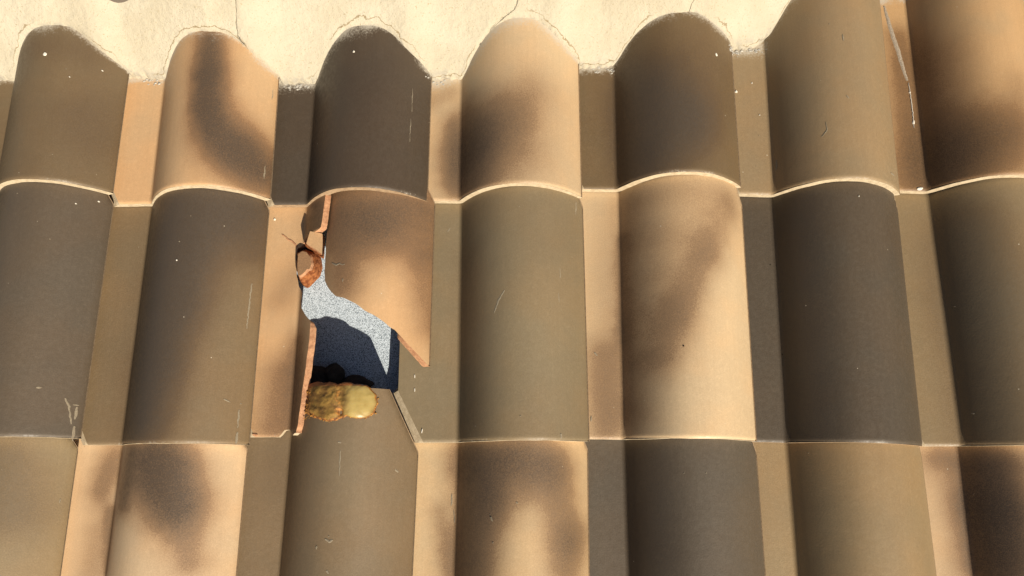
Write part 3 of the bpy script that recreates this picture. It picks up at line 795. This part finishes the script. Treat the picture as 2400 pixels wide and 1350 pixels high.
# ---------------------------------------------------------------- foam adhesive on the tile below the hole
fo = np.array(FOAM)
cx_, cy_ = fo.mean(0)
ang = np.arctan2(fo[:, 1] - cy_, fo[:, 0] - cx_)
rad = np.hypot(fo[:, 0] - cx_, fo[:, 1] - cy_)
od = np.argsort(ang)
na, nr = 150, 34
a_ = np.linspace(-np.pi, np.pi, na, endpoint=False)
R_ = np.interp(a_, ang[od], rad[od], period=2 * np.pi) * (1 + .10 * fbm(np.cos(a_) * 9, np.sin(a_) * 9, 400))
V, at_c, at_k, at_r = [], [], [], []
for i in range(nr + 1):
    f = (i / nr) ** .8
    x, y = cx_ + R_ * f * np.cos(a_), cy_ + R_ * f * np.sin(a_)
    right = np.clip((x - .108) / .016, 0, 1)
    lob = np.hypot((x - .130) / .032, (y - .523) / .030)
    lob2 = np.hypot((x - .072) / .045, (y - .522) / .034)
    dome = np.sqrt(np.clip(1 - f ** 2.6, 0, 1))
    pinch = 1 - .45 * np.exp(-((x - .104) / .008) ** 2)
    h = dome * (.0075 * pinch + .0015 * np.exp(-lob ** 2)) + (1 - right * .85) * dome * (.006 * fbm(x * 75, y * 75, 401, 3) ) - .0012 * (f > .98)
    V.append(np.stack([x, y, prof(x) + h], -1))
    at_c.append(np.clip(right * np.clip((1.10 - lob) / .14, 0, 1), 0, 1))
    pit_ = np.exp(-(((x - .106) / .005) ** 2 + ((y - .503) / .007) ** 2))
    V[-1][:, 2] -= .004 * pit_
    at_k.append(.5 * pit_ + np.clip((f - .80 - .10 * right) / (.2 - .10 * right), 0, 1) * .9 + .45 * np.exp(-((x - .100) / .012) ** 2) + .45 * np.clip((.075 - x) / .03, 0, 1))
    at_r.append(np.clip((y - .5455) / .004, 0, 1))
V = np.concatenate(V)
Fs = [(i * na + j, (i + 1) * na + j, (i + 1) * na + (j + 1) % na, i * na + (j + 1) % na) for i in range(nr) for j in range(na)]
foam = link('foam_adhesive', mesh('foam_adhesive', V, Fs, [M_FOAM], smooth=[True] * len(Fs), attrs=dict(cream=np.concatenate(at_c), crust=np.concatenate(at_k), rust=np.concatenate(at_r))))
t3x, t3y, t3f = TILES[(3, 2)]
T3 = ROOF @ Matrix.Translation((t3x, t3y, 0)) @ Matrix.Rotation(t3f, 4, 'Z') @ Matrix.Rotation(-math.atan(TILT), 4, 'X')
foam.matrix_world = T3
foam['label'] = 'yellow brown two-lobed blob of old foam adhesive at the lower edge of the hole'
foam['category'] = 'adhesive'

# crumbs shed by the foam, on the tile around it
V, Fs = [], []
def add(vf):
    o_ = len(V)
    V.extend(vf[0])
    Fs.extend([tuple(v + o_ for v in f) for f in vf[1]])
for q in range(120):
    k = rng.integers(len(a_))
    f = 1 + abs(rng.normal(0, .035)) - .05
    if rng.random() < .45:
        x, y = .034 + abs(rng.normal(0, .010)), rng.uniform(.492, .548)
    else:
        x, y = cx_ + R_[k] * f * math.cos(a_[k]), cy_ + R_[k] * f * math.sin(a_[k])
        if y > .543:
            continue
    s = rng.uniform(.0007, .0019)
    add(rock((x, y, float(prof(x)) + s * .6 + (.003 if x < .05 else .0)), s, q, nu=6, nv=4))
cr = link('foam_crumbs', mesh('foam_crumbs', V, Fs, [M_CRUMB], smooth=[True] * len(Fs)), None, kind='stuff', label='orange crumbs shed around the foam adhesive', category='crumbs')
cr.matrix_world = T3

# ---------------------------------------------------------------- loose pieces in the hole
def chunk(name, base, top, zb, zt, mats, label, cat, tilt=0.0, dull=.1):
    base, top = np.array(base), np.array(top)
    m = 48
    def ring(p, z):
        q = np.vstack([p, p[:1]])
        s = np.concatenate([[0], np.cumsum(np.hypot(*np.diff(q, axis=0).T))])
        u = np.linspace(0, s[-1], m, endpoint=False)
        return np.stack([np.interp(u, s, q[:, 0]), np.interp(u, s, q[:, 1]), z + 0 * u], -1)
    b, t = ring(base, zb), ring(top, zt)
    rows = []
    K = 9
    for i in range(K):
        f = i / (K - 1)
        p = b * (1 - f) + t * f
        p[:, 2] = zb + (zt - zb) * f ** .7
        w = math.sin(math.pi * min(f, .97))
        p[:, 0] += w * .006 * fbm(p[:, 0] * 160, p[:, 1] * 160 + f * 4, 801)
        p[:, 1] += w * .006 * fbm(p[:, 0] * 160 + 9, p[:, 1] * 160 + f * 4, 802)
        p[:, 2] += w * .008 * fbm(p[:, 0] * 140, p[:, 1] * 140, 803)
        p[:, 2] += tilt * (p[:, 0] - base[:, 0].mean())
        rows.append(p)
    V = np.concatenate(rows + [rows[-1], rows[-1].mean(0)[None]])
    Fs, mi, sm = [], [], []
    for i in range(K - 1):
        for j in range(m):
            Fs.append((i * m + j, (i + 1) * m + j, (i + 1) * m + (j + 1) % m, i * m + (j + 1) % m)); mi.append(2 if i >= K - 3 else 1); sm.append(True)
    for j in range(m):
        Fs.append((K * m + j, (K + 1) * m, K * m + (j + 1) % m)); mi.append(0); sm.append(False)
    o = link(name, mesh(name, V, Fs, mats, mi, sm, dict(smoke=dull + 0 * V[:, 0], smear=0 * V[:, 0])))
    o.matrix_world = ROOF
    o['label'], o['category'] = label, cat
    return o
chunk('clay_shard', CHUNK_BASE, CHUNK_TOP, FELT_Z + .004, .004, [coat_b, M_RUST, M_BREAK], 'broken clay shard with tan face and rust red edges in the upper hole', 'shard', .05, .5)
chunk('clay_shard', CHIP_BASE, CHIP_TOP, FELT_Z + .01, .024, [coat_b, M_RUST, M_BREAK], 'small pale tan chip between the cracked flank and the sunken barrel fragment', 'shard', .1)
for q, (x, y, r, sq, lab) in enumerate([(-.380, .110, .027, (1.4, .9, .95), 'lump coloured shadow-dark in the shaded hole next to the orange broken edge'),
                                        (-.340, .118, .017, (1.2, 1.2, 1.3), 'upright lump coloured shadow-dark in the shaded middle of the hole'),
                                        (-.300, .104, .021, (1.6, .8, .9), 'lump coloured shadow-dark in the shaded hole above the pale foam lobe')]):
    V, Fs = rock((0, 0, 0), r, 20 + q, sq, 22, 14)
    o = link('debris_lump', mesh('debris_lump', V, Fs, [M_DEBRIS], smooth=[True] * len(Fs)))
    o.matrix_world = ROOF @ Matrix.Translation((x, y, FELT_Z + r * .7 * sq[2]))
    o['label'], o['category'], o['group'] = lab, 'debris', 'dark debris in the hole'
